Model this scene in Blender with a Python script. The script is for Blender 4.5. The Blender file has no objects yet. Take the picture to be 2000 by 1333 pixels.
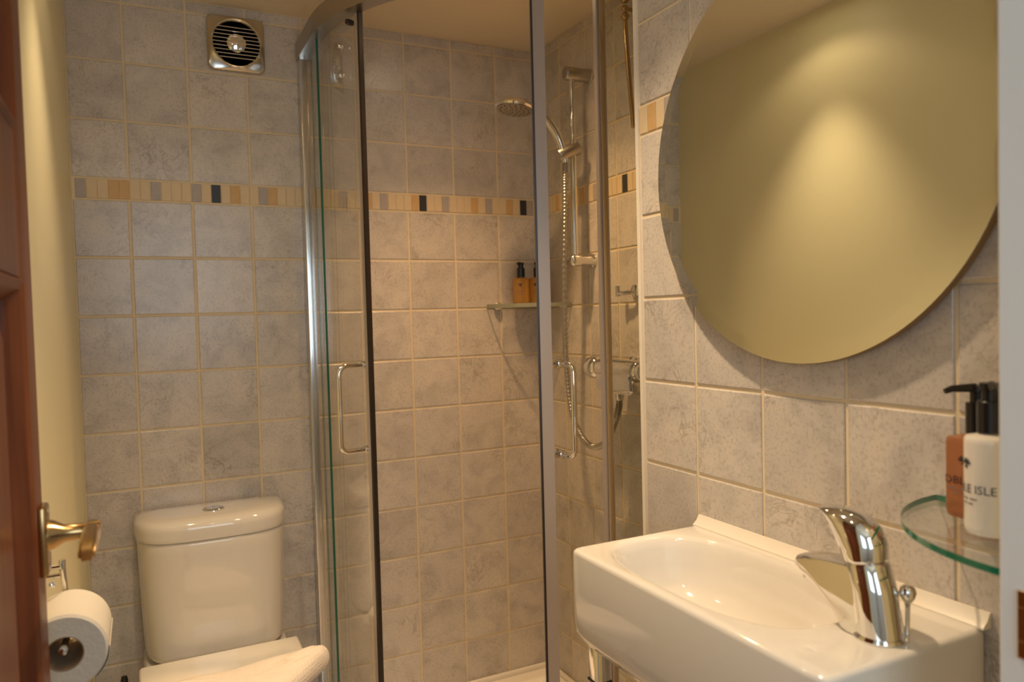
import bpy, bmesh, math, random
from mathutils import Vector, Matrix
random.seed(7)
pi = math.pi
scene = bpy.context.scene
COL = scene.collection

# ---------------------------------------------------------------- camera
CAM = Vector((0.1671, -2.1755, -0.1745))
def rot_zxy(rx, ry, rz):
    return Matrix.Rotation(rz, 3, 'Z') @ Matrix.Rotation(rx, 3, 'X') @ Matrix.Rotation(ry, 3, 'Y')
Rc = rot_zxy(-0.0341, 0.0261, -0.4576)
cam_d = bpy.data.cameras.new('camera')
cam_d.sensor_width = 36.0
cam_d.lens = 1464.77 / 2000.0 * 36.0
cam_d.clip_start = 0.02
cam = bpy.data.objects.new('camera', cam_d)
COL.objects.link(cam)
rx_, fw_, up_ = Rc.col[0], Rc.col[1], Rc.col[2]
cam.matrix_world = Matrix(((rx_[0], up_[0], -fw_[0], CAM[0]), (rx_[1], up_[1], -fw_[1], CAM[1]),
                           (rx_[2], up_[2], -fw_[2], CAM[2]), (0, 0, 0, 1)))
cam_d.dof.use_dof = True
cam_d.dof.focus_distance = 1.4
cam_d.dof.aperture_fstop = 4.5
scene.camera = cam

# ---------------------------------------------------------------- world, lights, exposure
w = bpy.data.worlds.new('world'); scene.world = w; w.use_nodes = True
w.node_tree.nodes['Background'].inputs[0].default_value = (0.62, 0.78, 1.0, 1)
w.node_tree.nodes['Background'].inputs[1].default_value = 0.25
vs = scene.view_settings
vs.view_transform = 'Standard'; vs.look = 'None'; vs.gamma = 1.0; vs.use_curve_mapping = False
vs.exposure = 0.45
WARM = (1.0, 0.745, 0.475)
WARMS = (1.0, 0.58, 0.26)     # enclosed lamp over the shower
CEIL = 0.68
FLOOR = -1.42
DOWN = [(0.205, -0.67, 1.0), (0.64, -1.20, 1.0), (0.42, -1.55, 0.8), (0.96, -0.48, 1.0)]
# (beam watts, beam angle, spill watts) per downlight
LAMPS = [(20.0, 72, 1.3), (44.0, 92, 0.6), (3.0, 120, 0.0), (31.0, 104, 1.6)]
def light(name, kind, loc, energy, color, **kw):
    d = bpy.data.lights.new(name, kind); d.energy = energy; d.color = color
    for k, v in kw.items(): setattr(d, k, v)
    o = bpy.data.objects.new(name, d); o.location = loc; COL.objects.link(o); return o
# daylight that enters the hall through its window, behind the camera
win = light('hall_window_daylight', 'AREA', (0.35, -3.08, 0.10), 5.6, (0.74, 0.88, 1.0), shape='RECTANGLE', size=0.8, size_y=0.9)
win.rotation_euler = (pi / 2, 0, 0)   # faces +Y
jamb_fill = light('added_jamb_fill', 'AREA', (-0.50, -2.60, 0.05), 2.5, (0.72, 0.86, 1.0), shape='RECTANGLE', size=0.55, size_y=0.8)  # added cool side light to brighten the door jamb
jamb_fill.rotation_euler = (pi / 2, 0, -pi / 2)   # faces +X

# ---------------------------------------------------------------- materials
MATS = {}
def new_mat(name):
    m = bpy.data.materials.new(name); m.use_nodes = True; MATS[name] = m
    return m, m.node_tree.nodes, m.node_tree.links, m.node_tree.nodes['Principled BSDF']
def pmat(name, col, rough=0.5, metal=0.0, spec=None, coat=0.0, trans=0.0, ior=None, sheen=0.0, bump=None, var=None, sss=0.0):
    m, N, L, b = new_mat(name)
    b.inputs['Base Color'].default_value = (*col, 1); b.inputs['Roughness'].default_value = rough
    b.inputs['Metallic'].default_value = metal
    if spec is not None: b.inputs['Specular IOR Level'].default_value = spec
    if coat: b.inputs['Coat Weight'].default_value = coat; b.inputs['Coat Roughness'].default_value = 0.03
    if trans: b.inputs['Transmission Weight'].default_value = trans
    if ior: b.inputs['IOR'].default_value = ior
    if sheen: b.inputs['Sheen Weight'].default_value = sheen
    if sss: b.inputs['Subsurface Weight'].default_value = sss; b.inputs['Subsurface Radius'].default_value = (.01, .006, .004)
    if var or bump:
        tc = N.new('ShaderNodeTexCoord')
        nz = N.new('ShaderNodeTexNoise'); L.new(tc.outputs['Object'], nz.inputs['Vector'])
        nz.inputs['Scale'].default_value = (var or bump)[0]; nz.inputs['Detail'].default_value = 5
        if var:
            mx = N.new('ShaderNodeMix'); mx.data_type = 'RGBA'
            mx.inputs['A'].default_value = (*col, 1); mx.inputs['B'].default_value = (*var[1], 1)
            L.new(nz.outputs['Fac'], mx.inputs['Factor']); L.new(mx.outputs['Result'], b.inputs['Base Color'])
        if bump:
            bp = N.new('ShaderNodeBump'); bp.inputs['Strength'].default_value = bump[1]; bp.inputs['Distance'].default_value = 0.002
            n2 = N.new('ShaderNodeTexNoise'); L.new(tc.outputs['Object'], n2.inputs['Vector'])
            n2.inputs['Scale'].default_value = bump[0]; n2.inputs['Detail'].default_value = 4
            L.new(n2.outputs['Fac'], bp.inputs['Height']); L.new(bp.outputs['Normal'], b.inputs['Normal'])
    return m

def tile_mat():
    m, N, L, b = new_mat('tile_glaze')
    tc = N.new('ShaderNodeTexCoord'); oi = N.new('ShaderNodeObjectInfo')
    ml = N.new('ShaderNodeMath'); ml.operation = 'MULTIPLY'; ml.inputs[1].default_value = 37.0
    L.new(oi.outputs['Random'], ml.inputs[0])
    ad = N.new('ShaderNodeVectorMath'); ad.operation = 'ADD'
    L.new(tc.outputs['Object'], ad.inputs[0]); L.new(ml.outputs[0], ad.inputs[1])
    def noise(scale, detail, dist=0.0, rough=0.55):
        n = N.new('ShaderNodeTexNoise'); L.new(ad.outputs[0], n.inputs['Vector'])
        n.inputs['Scale'].default_value = scale; n.inputs['Detail'].default_value = detail
        n.inputs['Distortion'].default_value = dist; n.inputs['Roughness'].default_value = rough
        return n
    def ramp(src, stops):
        r = N.new('ShaderNodeValToRGB'); e = r.color_ramp.elements
        e[0].position, e[0].color = stops[0][0], (*stops[0][1], 1)
        e[1].position, e[1].color = stops[-1][0], (*stops[-1][1], 1)
        for p, c in stops[1:-1]:
            x = e.new(p); x.color = (*c, 1)
        L.new(src, r.inputs['Fac']); return r
    def mix(fac, a, bb, mode='MIX', f=None):
        x = N.new('ShaderNodeMix'); x.data_type = 'RGBA'; x.blend_type = mode
        if f is not None: x.inputs['Factor'].default_value = f
        else: L.new(fac, x.inputs['Factor'])
        L.new(a, x.inputs['A']); L.new(bb, x.inputs['B']); return x.outputs['Result']
    cloud = ramp(noise(13, 5, 0.6).outputs['Fac'], [(0.30, (0.50, 0.455, 0.41)), (0.52, (0.615, 0.56, 0.50)), (0.72, (0.67, 0.595, 0.51))])
    # veins: thin band where a distorted noise crosses its middle, broken up by another noise
    vein = ramp(noise(16, 8, 1.4, 0.65).outputs['Fac'], [(0.465, (0, 0, 0)), (0.495, (1, 1, 1)), (0.53, (0, 0, 0))])
    brk = ramp(noise(9, 3).outputs['Fac'], [(0.50, (0, 0, 0)), (0.66, (1, 1, 1))])
    vb = N.new('ShaderNodeMath'); vb.operation = 'MULTIPLY'; L.new(vein.outputs['Color'], vb.inputs[0]); L.new(brk.outputs['Color'], vb.inputs[1])
    v2 = N.new('ShaderNodeMath'); v2.operation = 'MULTIPLY'; v2.inputs[1].default_value = 0.6; L.new(vb.outputs[0], v2.inputs[0])
    dk = N.new('ShaderNodeRGB'); dk.outputs[0].default_value = (0.30, 0.25, 0.205, 1)
    c1 = mix(v2.outputs[0], cloud.outputs['Color'], dk.outputs[0])
    spk = ramp(noise(190, 2).outputs['Fac'], [(0.33, (0.80, 0.79, 0.78)), (0.5, (1, 1, 1))])
    c2 = mix(None, c1, spk.outputs['Color'], 'MULTIPLY', 0.8)
    # per tile shade
    hs = N.new('ShaderNodeHueSaturation')
    mr = N.new('ShaderNodeMapRange'); L.new(oi.outputs['Random'], mr.inputs['Value'])
    mr.inputs['To Min'].default_value = 0.92; mr.inputs['To Max'].default_value = 1.06
    L.new(mr.outputs['Result'], hs.inputs['Value']); L.new(c2, hs.inputs['Color'])
    L.new(hs.outputs['Color'], b.inputs['Base Color'])
    b.inputs['Roughness'].default_value = 0.27
    b.inputs['Specular IOR Level'].default_value = 0.6
    bp = N.new('ShaderNodeBump'); bp.inputs['Strength'].default_value = 0.25; bp.inputs['Distance'].default_value = 0.001
    L.new(noise(40, 5).outputs['Fac'], bp.inputs['Height']); L.new(bp.outputs['Normal'], b.inputs['Normal'])
    return m
TILE = tile_mat()
GROUT = pmat('grout', (0.80, 0.67, 0.46), 0.8, var=(30, (0.72, 0.58, 0.38)))
STONE = {
    'c': pmat('mosaic_cream', (0.74, 0.60, 0.40), 0.55, var=(60, (0.68, 0.52, 0.32))),
    'o': pmat('mosaic_ochre', (0.58, 0.34, 0.13), 0.55, var=(70, (0.68, 0.46, 0.22))),
    'g': pmat('mosaic_grey', (0.36, 0.32, 0.30), 0.5, var=(90, (0.50, 0.44, 0.40))),
    'k': pmat('mosaic_black', (0.03, 0.033, 0.038), 0.45),
}
PAINT = pmat('cream_paint', (0.84, 0.78, 0.51), 0.42, bump=(90, 0.08))
CEILP = pmat('ceiling_paint', (0.80, 0.69, 0.52), 0.7, bump=(60, 0.1))
HALLP = pmat('hall_paint', (0.72, 0.70, 0.66), 0.7, bump=(60, 0.1))
FLOORM = pmat('floor_vinyl', (0.62, 0.52, 0.40), 0.4, var=(14, (0.54, 0.45, 0.34)))
GLOSSW = pmat('white_gloss_paint', (0.80, 0.80, 0.78), 0.25, bump=(25, 0.05))
CERAM = pmat('ceramic', (0.72, 0.675, 0.60), 0.08, coat=0.6, bump=(6, 0.02))
ACRYL = pmat('acrylic_white', (0.86, 0.81, 0.72), 0.15, coat=0.3, bump=(8, 0.02))
TRIMW = pmat('trim_plastic', (0.84, 0.76, 0.63), 0.3, bump=(30, 0.03))
CHROME = pmat('chrome', (0.83, 0.82, 0.80), 0.05, metal=1.0, bump=(40, 0.01))
ALU = pmat('polished_aluminium', (0.72, 0.71, 0.70), 0.16, metal=1.0, bump=(60, 0.02))
SATIN = pmat('satin_aluminium', (0.46, 0.43, 0.39), 0.34, metal=1.0, bump=(120, 0.02))
BRUSH = pmat('satin_metal', (0.50, 0.47, 0.43), 0.30, metal=1.0, bump=(120, 0.03))
FANM = pmat('satin_chrome', (0.62, 0.58, 0.52), 0.2, metal=1.0, bump=(90, 0.02))
BLACKP = pmat('black_plastic', (0.010, 0.010, 0.011), 0.25, bump=(80, 0.02))
SEAL = pmat('dark_seal', (0.025, 0.018, 0.015), 0.35, bump=(80, 0.02))
SEALC = pmat('grey_seal', (0.42, 0.36, 0.32), 0.3, bump=(80, 0.02))
PAPER = pmat('tissue_paper', (0.64, 0.585, 0.49), 0.95, bump=(220, 0.3))
CARD = pmat('cardboard', (0.38, 0.27, 0.17), 0.9, bump=(120, 0.2))
LOTION = pmat('white_lotion_bottle', (0.86, 0.80, 0.70), 0.25, coat=0.3, sss=0.2, bump=(30, 0.02))
INK = pmat('black_ink', (0.03, 0.03, 0.03), 0.5, bump=(80, 0.01))
INKG = pmat('grey_ink', (0.22, 0.20, 0.18), 0.5, bump=(80, 0.01))
MIRROR = pmat('mirror_silver', (0.86, 0.87, 0.80), 0.0, metal=1.0)
BRASS = pmat('aged_brass', (0.55, 0.36, 0.16), 0.22, metal=1.0, bump=(60, 0.03))
BROWNP = pmat('mirror_back_board', (0.24, 0.15, 0.07), 0.6, bump=(60, 0.1))

def towel_mat():
    m, N, L, b = new_mat('waffle_cotton')
    b.inputs['Base Color'].default_value = (0.80, 0.72, 0.62, 1); b.inputs['Roughness'].default_value = 0.95
    b.inputs['Sheen Weight'].default_value = 0.3
    tc = N.new('ShaderNodeTexCoord'); br = N.new('ShaderNodeTexVoronoi'); br.distance = 'CHEBYCHEV'
    br.inputs['Scale'].default_value = 130; br.inputs['Randomness'].default_value = 0.15
    L.new(tc.outputs['Object'], br.inputs['Vector'])
    bp = N.new('ShaderNodeBump'); bp.inputs['Strength'].default_value = 0.6; bp.inputs['Distance'].default_value = 0.003
    L.new(br.outputs['Distance'], bp.inputs['Height']); L.new(bp.outputs['Normal'], b.inputs['Normal'])
    return m
TOWEL = towel_mat()

def wood_mat():
    m, N, L, b = new_mat('red_brown_wood')
    tc = N.new('ShaderNodeTexCoord'); mp = N.new('ShaderNodeMapping'); mp.inputs['Scale'].default_value = (30, 30, 1.6)
    L.new(tc.outputs['Object'], mp.inputs['Vector'])
    nz = N.new('ShaderNodeTexNoise'); nz.inputs['Scale'].default_value = 1.6; nz.inputs['Detail'].default_value = 6; nz.inputs['Distortion'].default_value = 0.8
    L.new(mp.outputs['Vector'], nz.inputs['Vector'])
    r = N.new('ShaderNodeValToRGB'); e = r.color_ramp.elements
    e[0].position = 0.3; e[0].color = (0.10, 0.026, 0.010, 1); e[1].position = 0.7; e[1].color = (0.22, 0.066, 0.024, 1)
    L.new(nz.outputs['Fac'], r.inputs['Fac']); L.new(r.outputs['Color'], b.inputs['Base Color'])
    b.inputs['Roughness'].default_value = 0.38; b.inputs['Specular IOR Level'].default_value = 0.3
    return m
WOOD = wood_mat()

def glass_mat(name, tint, refl=1.0):
    m, N, L, b = new_mat(name); N.remove(b)
    out = N['Material Output']
    t = N.new('ShaderNodeBsdfTransparent'); t.inputs[0].default_value = (*tint, 1)
    g = N.new('ShaderNodeBsdfGlossy'); g.inputs['Roughness'].default_value = 0.01; g.inputs['Color'].default_value = (1, 1, 1, 1)
    f = N.new('ShaderNodeFresnel'); f.inputs['IOR'].default_value = 1.45
    ml = N.new('ShaderNodeMath'); ml.operation = 'MULTIPLY'; ml.inputs[1].default_value = refl
    L.new(f.outputs[0], ml.inputs[0])
    mx = N.new('ShaderNodeMixShader'); L.new(ml.outputs[0], mx.inputs[0]); L.new(t.outputs[0], mx.inputs[1]); L.new(g.outputs[0], mx.inputs[2])
    L.new(mx.outputs[0], out.inputs['Surface'])
    return m
GLASS = glass_mat('clear_glass', (0.975, 0.985, 0.976), 0.4)
GLASSE = pmat('green_glass_edge', (0.015, 0.10, 0.065), 0.12, bump=(40, 0.02))
GLASSE2 = pmat('bright_green_glass_edge', (0.01, 0.17, 0.085), 0.10, bump=(40, 0.02))
GLASSE3 = pmat('pale_glass_edge', (0.30, 0.31, 0.24), 0.15, bump=(40, 0.02))
def liquid_mat(name, tint, body):
    m, N, L, b = new_mat(name); N.remove(b)
    out = N['Material Output']
    t = N.new('ShaderNodeBsdfTransparent'); t.inputs[0].default_value = (*tint, 1)
    tl_ = N.new('ShaderNodeBsdfTranslucent'); tl_.inputs[0].default_value = (*body, 1)
    df = N.new('ShaderNodeBsdfDiffuse'); df.inputs[0].default_value = (*body, 1)
    g = N.new('ShaderNodeBsdfGlossy'); g.inputs['Roughness'].default_value = 0.05
    f = N.new('ShaderNodeFresnel'); f.inputs['IOR'].default_value = 1.4
    def mx(fac, a, c):
        x = N.new('ShaderNodeMixShader'); L.new(a.outputs[0], x.inputs[1]); L.new(c.outputs[0], x.inputs[2])
        if isinstance(fac, float): x.inputs[0].default_value = fac
        else: L.new(fac.outputs[0], x.inputs[0])
        return x
    r = mx(f, mx(0.42, mx(0.5, tl_, df), t), g)
    L.new(r.outputs[0], out.inputs['Surface'])
    return m
AMBER = liquid_mat('amber_liquid', (1.0, 0.72, 0.30), (0.98, 0.60, 0.18))
ROSE = liquid_mat('rose_amber_liquid', (1.0, 0.60, 0.34), (0.80, 0.40, 0.20))

# ---------------------------------------------------------------- object helpers
def root_loc(p):
    while p is not None and p.parent is not None: p = p.parent
    return p.location.copy() if p is not None else Vector((0, 0, 0))
def thing(name, label, cat, loc, group=None):
    o = bpy.data.objects.new(name, None); COL.objects.link(o); o.location = loc
    o.empty_display_size = 0.05
    o['label'] = label; o['category'] = cat
    if group: o['group'] = group
    return o
def tag(o, label, cat, group=None):
    o['label'] = label; o['category'] = cat
    if group: o['group'] = group
    return o
def link(name, me, mats, parent=None, smooth=False, label=None):
    """mesh in world coordinates -> object; origin of every part sits at its thing's base"""
    off = root_loc(parent)
    if off.length: me.transform(Matrix.Translation(-off))
    for mt in (mats if isinstance(mats, (list, tuple)) else [mats]): me.materials.append(mt)
    if smooth:
        me.polygons.foreach_set('use_smooth', [True] * len(me.polygons))
        if smooth is not True: me.set_sharp_from_angle(angle=math.radians(smooth))
    o = bpy.data.objects.new(name, me); COL.objects.link(o)
    if parent is not None: o.parent = parent
    if label: o['label'] = label
    return o
def solo(name, me, mats, origin, smooth=False):
    """a thing that is one mesh, its origin at its base"""
    me.transform(Matrix.Translation(-Vector(origin)))
    for mt in (mats if isinstance(mats, (list, tuple)) else [mats]): me.materials.append(mt)
    if smooth:
        me.polygons.foreach_set('use_smooth', [True] * len(me.polygons))
        if smooth is not True: me.set_sharp_from_angle(angle=math.radians(smooth))
    o = bpy.data.objects.new(name, me); COL.objects.link(o); o.location = origin
    return o
def fix(bm):
    bmesh.ops.recalc_face_normals(bm, faces=bm.faces[:])
    me = bpy.data.meshes.new('m'); bm.to_mesh(me); bm.free(); return me
def box_bm(bm, lo, hi, bev=0.0, seg=2):
    lo, hi = Vector(lo), Vector(hi)
    r = bmesh.ops.create_cube(bm, size=1.0)
    for v in r['verts']:
        v.co = Vector([(lo[i] + hi[i]) / 2 + v.co[i] * (hi[i] - lo[i]) for i in range(3)])
    if bev > 0:
        es = list({e for v in r['verts'] for e in v.link_edges})
        bmesh.ops.bevel(bm, geom=es, offset=bev, segments=seg, affect='EDGES', profile=0.5)
def box(lo, hi, bev=0.0, seg=2):
    bm = bmesh.new(); box_bm(bm, lo, hi, bev, seg); return fix(bm)
def boxes(lst, bev=0.0):
    bm = bmesh.new()
    for lo, hi in lst: box_bm(bm, lo, hi, bev)
    return fix(bm)
def loft_bm(bm, rings, cap0=True, cap1=True, closed=True, mat=0):
    vs = [[bm.verts.new(p) for p in r] for r in rings]
    n = len(rings[0])
    for a, b in zip(vs, vs[1:]):
        for i in range(n if closed else n - 1):
            j = (i + 1) % n
            try: f = bm.faces.new((a[i], a[j], b[j], b[i])); f.material_index = mat
            except ValueError: pass
    if cap0: f = bm.faces.new(vs[0][::-1]); f.material_index = mat
    if cap1: f = bm.faces.new(vs[-1]); f.material_index = mat
def loft(rings, cap0=True, cap1=True, closed=True):
    bm = bmesh.new(); loft_bm(bm, rings, cap0, cap1, closed); return fix(bm)
def basis(d):
    d = Vector(d).normalized()
    u = Vector((0, 0, 1)) if abs(d.z) < 0.9 else Vector((1, 0, 0))
    a = u.cross(d).normalized(); return a, d.cross(a).normalized(), d
def lathe_bm(bm, base, axis, prof, n=28):
    """prof: list of (radius, distance along axis)"""
    a, b, d = basis(axis); base = Vector(base)
    rings = []
    for r, h in prof:
        r = max(r, 1e-5)
        rings.append([base + d * h + (a * math.cos(2 * pi * i / n) + b * math.sin(2 * pi * i / n)) * r for i in range(n)])
    loft_bm(bm, rings)
def lathe(base, axis, prof, n=28):
    bm = bmesh.new(); lathe_bm(bm, base, axis, prof, n); return fix(bm)
def smooth_path(pts, sub=8):
    pts = [Vector(p) for p in pts]; out = []
    P = [pts[0] * 2 - pts[1]] + pts + [pts[-1] * 2 - pts[-2]]
    for i in range(1, len(P) - 2):
        p0, p1, p2, p3 = P[i - 1], P[i], P[i + 1], P[i + 2]
        for k in range(sub):
            t = k / sub
            out.append(0.5 * ((2 * p1) + (p2 - p0) * t + (2 * p0 - 5 * p1 + 4 * p2 - p3) * t * t + (3 * p1 - p0 - 3 * p2 + p3) * t ** 3))
    out.append(pts[-1]); return out
def tube_bm(bm, path, rad, n=14):
    path = [Vector(p) for p in path]
    rings = []; up = None
    for i, p in enumerate(path):
        t = (path[min(i + 1, len(path) - 1)] - path[max(i - 1, 0)]).normalized()
        if up is None: up = Vector((0, 0, 1)) if abs(t.z) < 0.9 else Vector((1, 0, 0))
        a = up.cross(t)
        if a.length < 1e-6: a = Vector((0, 1, 0)).cross(t)
        a.normalize(); b = t.cross(a).normalized(); up = b
        r = rad(i) if callable(rad) else rad
        rings.append([p + (a * math.cos(2 * pi * k / n) + b * math.sin(2 * pi * k / n)) * r for k in range(n)])
    loft_bm(bm, rings)
def tube(path, rad, n=14):
    bm = bmesh.new(); tube_bm(bm, path, rad, n); return fix(bm)
def prism(poly, ax, lo, hi, bev=0.0, seg=3):
    """extrude a 2D polygon along axis ax between lo and hi; poly coords fill the other axes in order"""
    bm = bmesh.new()
    def pt(p, h):
        q = list(p); q.insert(ax, h); return q
    loft_bm(bm, [[pt(p, lo) for p in poly], [pt(p, hi) for p in poly]])
    if bev:
        es = [e for e in bm.edges if abs(e.verts[0].co[ax] - e.verts[1].co[ax]) < 1e-7]
        bmesh.ops.bevel(bm, geom=es, offset=bev, segments=seg, affect='EDGES')
    return fix(bm)
def sgnpow(c, e): return math.copysign(abs(c) ** e, c)
def sell(cx, cy, a, b, n, z, N=64):
    return [Vector((cx + a * sgnpow(math.cos(2 * pi * i / N), 2 / n), cy + b * sgnpow(math.sin(2 * pi * i / N), 2 / n), z)) for i in range(N)]

# ================================================================= SETTING
XL, XR, XS = 0.022, 1.0, 1.35          # painted left wall, wall with the mirror, right wall inside the shower
YC, YF = -1.033, -1.80                 # outside corner of the mirror wall, inner face of the doorway wall
def struct(name, me, mat, parent=None):
    o = link(name, me, mat, parent)
    if parent is None: o['kind'] = 'structure'
    return o
GR = 0.0058
TZ = [FLOOR] + [-0.15 * k for k in range(9, 0, -1)] + [0.0, 0.1475]
TZ2 = [0.2005, 0.3485, 0.4985, 0.6485, CEIL]
tile_cache = {}
def tile_mesh(wd, ht, kind='tile'):
    key = (round(wd, 4), round(ht, 4), kind)
    if key in tile_cache: return tile_cache[key]
    bm = bmesh.new(); t = 0.0022; b = 0.0016 if kind == 'tile' else 0.0008
    def rg(ix, y): return [Vector((sx * (wd / 2 - ix), y, sz * (ht / 2 - ix))) for sx, sz in ((-1, -1), (1, -1), (1, 1), (-1, 1))]
    loft_bm(bm, [rg(0, 0.0), rg(0, -t * 0.55), rg(b, -t)], cap0=False)   # face towards -Y
    me = fix(bm); tile_cache[key] = me
    return me
def put_tile(parent, center, rotz, wd, ht, mat, name='tile', kind='tile'):
    me = tile_mesh(wd, ht, kind + mat.name if kind != 'tile' else 'tile')
    if not me.materials: me.materials.append(mat)
    o = bpy.data.objects.new(name, me); COL.objects.link(o)
    o.location = center; o.rotation_euler = (0, 0, rotz); o.parent = parent
    return o
def tile_field(parent, uedges, rotz, place, skip=None):
    for zs in (TZ, TZ2):
        for z0, z1 in zip(zs, zs[1:]):
            for u0, u1 in zip(uedges, uedges[1:]):
                wd, ht = abs(u1 - u0) - GR, z1 - z0 - GR
                if wd < 0.008 or ht < 0.008: continue
                put_tile(parent, place((u0 + u1) / 2, (z0 + z1) / 2), rotz, wd, ht, TILE)
BP = 0.0245
def band(parent, u0, u1, rotz, place, colors, start):
    u = start; i = 0
    sg = 1 if u1 > u0 else -1
    if abs(start - u0) > 0.008:
        put_tile(parent, place((u0 + start) / 2, 0.174), rotz, abs(start - u0) - 0.0016, 0.048, STONE['c'], 'mosaic_piece', 'm')
    while sg * (u1 - u) > 0.006:
        e = u + sg * BP
        if sg * (u1 - e) < 0: e = u1
        k = colors.get(i, 'c')
        put_tile(parent, place((u + e) / 2, 0.174), rotz, abs(e - u) - 0.0016, 0.048, STONE[k], 'mosaic_piece', 'm')
        u = e; i += 1

wall_back = struct('wall_back', box((XL - 0.1, 0.0, FLOOR), (XS + 0.1, 0.1, CEIL)), GROUT)
ue = [XL] + [0.15 * k for k in range(1, 9)] + [XS]
tile_field(wall_back, ue, 0, lambda u, z: (u, 0.0, z))
cb = {i: k for i, k in zip([0, 3, 4, 7, 11, 13, 15, 18, 19, 27, 30, 32, 36, 37, 40, 44, 46, 49, 51, 52], 'googg' + 'kogogogokgogokg')}
band(wall_back, XL, XS, 0, lambda u, z: (u, 0.0, z), cb, 0.0295)

wall_shower = struct('wall_right_shower', box((XS, YC, FLOOR), (XS + 0.1, 0.0, CEIL)), GROUT)
us = [0.0, -0.15, -0.30, -0.45, -0.60, -0.75, -0.90, YC]
tile_field(wall_shower, us, -pi / 2, lambda u, z: (XS, u, z))
band(wall_shower, 0.0, YC, -pi / 2, lambda u, z: (XS, u, z), {4: 'o', 6: 'g', 10: 'o', 13: 'g', 19: 'k', 25: 'o', 31: 'g'}, -0.012)

wall_right = struct('wall_right', box((XR, YF - 0.12, FLOOR), (XS + 0.1, YC, CEIL)), GROUT)
ur = [YC - 0.006, -1.183, -1.333, -1.483, -1.633, -1.783, YF]
tile_field(wall_right, ur, -pi / 2, lambda u, z: (XR, u, z))
band(wall_right, YC - 0.006, YF, -pi / 2, lambda u, z: (XR, u, z), {1: 'o', 3: 'g', 9: 'k', 13: 'o', 20: 'g'}, YC - 0.006)
trim1 = struct('trim_1', prism([(XR - 0.0045, YC + 0.004), (XR - 0.0045, YC - 0.005), (XR + 0.004, YC - 0.005), (XR + 0.012, YC + 0.001), (XR + 0.012, YC + 0.004), (XR - 0.002, YC + 0.0065)], 2, FLOOR, CEIL), TRIMW)

wall_left = struct('wall_left', box((XL - 0.1, YF - 0.12, FLOOR), (XL, 0.0, CEIL)), PAINT)
wall_front = struct('wall_front', boxes([((0.803 + 0.03, YF - 0.12, FLOOR), (XR, YF, CEIL)), ((XL, YF - 0.12, 0.60), (0.833, YF, CEIL))]), PAINT)
ceiling = struct('ceiling', box((-0.7, -3.3, CEIL), (1.6, 0.1, CEIL + 0.08)), CEILP)
floor = struct('floor', box((-0.7, -3.3, FLOOR - 0.08), (1.6, 0.1, FLOOR)), FLOORM)
trim2 = struct('trim_2', boxes([((0.803, YF - 0.13, FLOOR), (0.833, YF + 0.004, 0.60)), ((XL, YF - 0.13, 0.572), (0.803, YF + 0.004, 0.60))], 0.002), GLOSSW)
# hall outside the doorway, with the window that lights it
struct('wall_hall_left', boxes([((-0.62, -3.25, FLOOR), (-0.52, -2.9, CEIL)), ((-0.62, -2.3, FLOOR), (-0.52, YF - 0.12, CEIL)), ((-0.62, -2.9, FLOOR), (-0.52, -2.3, -0.38)), ((-0.62, -2.9, 0.48), (-0.52, -2.3, CEIL))]), HALLP)
w2 = struct('added_side_window', boxes([((-0.60, -2.9, -0.38), (-0.55, -2.87, 0.48)), ((-0.60, -2.33, -0.38), (-0.55, -2.3, 0.48)), ((-0.60, -2.87, -0.38), (-0.55, -2.33, -0.35)), ((-0.60, -2.87, 0.45), (-0.55, -2.33, 0.48))]), GLOSSW)  # unseen frame, added to go with the extra jamb light
link('pane', box((-0.578, -2.87, -0.35), (-0.572, -2.33, 0.45)), GLASS, w2)
struct('wall_hall_right', box((1.42, -3.25, FLOOR), (1.52, YF - 0.12, CEIL)), HALLP)
struct('wall_hall_front', box((-0.52, YF - 0.121, FLOOR), (XL - 0.1, YF - 0.02, CEIL)), HALLP)
struct('wall_hall_back', boxes([((-0.62, -3.25, FLOOR), (-0.10, -3.15, CEIL)), ((0.80, -3.25, FLOOR), (1.52, -3.15, CEIL)),
                                ((-0.10, -3.25, FLOOR), (0.80, -3.15, -0.45)), ((-0.10, -3.25, 0.60), (0.80, -3.15, CEIL))]), HALLP)
wn = struct('window_1', boxes([((-0.10, -3.23, -0.45), (-0.05, -3.17, 0.60)), ((0.75, -3.23, -0.45), (0.80, -3.17, 0.60)),
                               ((-0.05, -3.23, -0.45), (0.75, -3.17, -0.40)), ((-0.05, -3.23, 0.55), (0.75, -3.17, 0.60)), ((0.33, -3.22, -0.40), (0.37, -3.18, 0.55))]), GLOSSW)
for x0, x1 in ((-0.05, 0.33), (0.37, 0.75)):
    link('pane', box((x0, -3.203, -0.40), (x1, -3.197, 0.55)), GLASS, wn)

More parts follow.
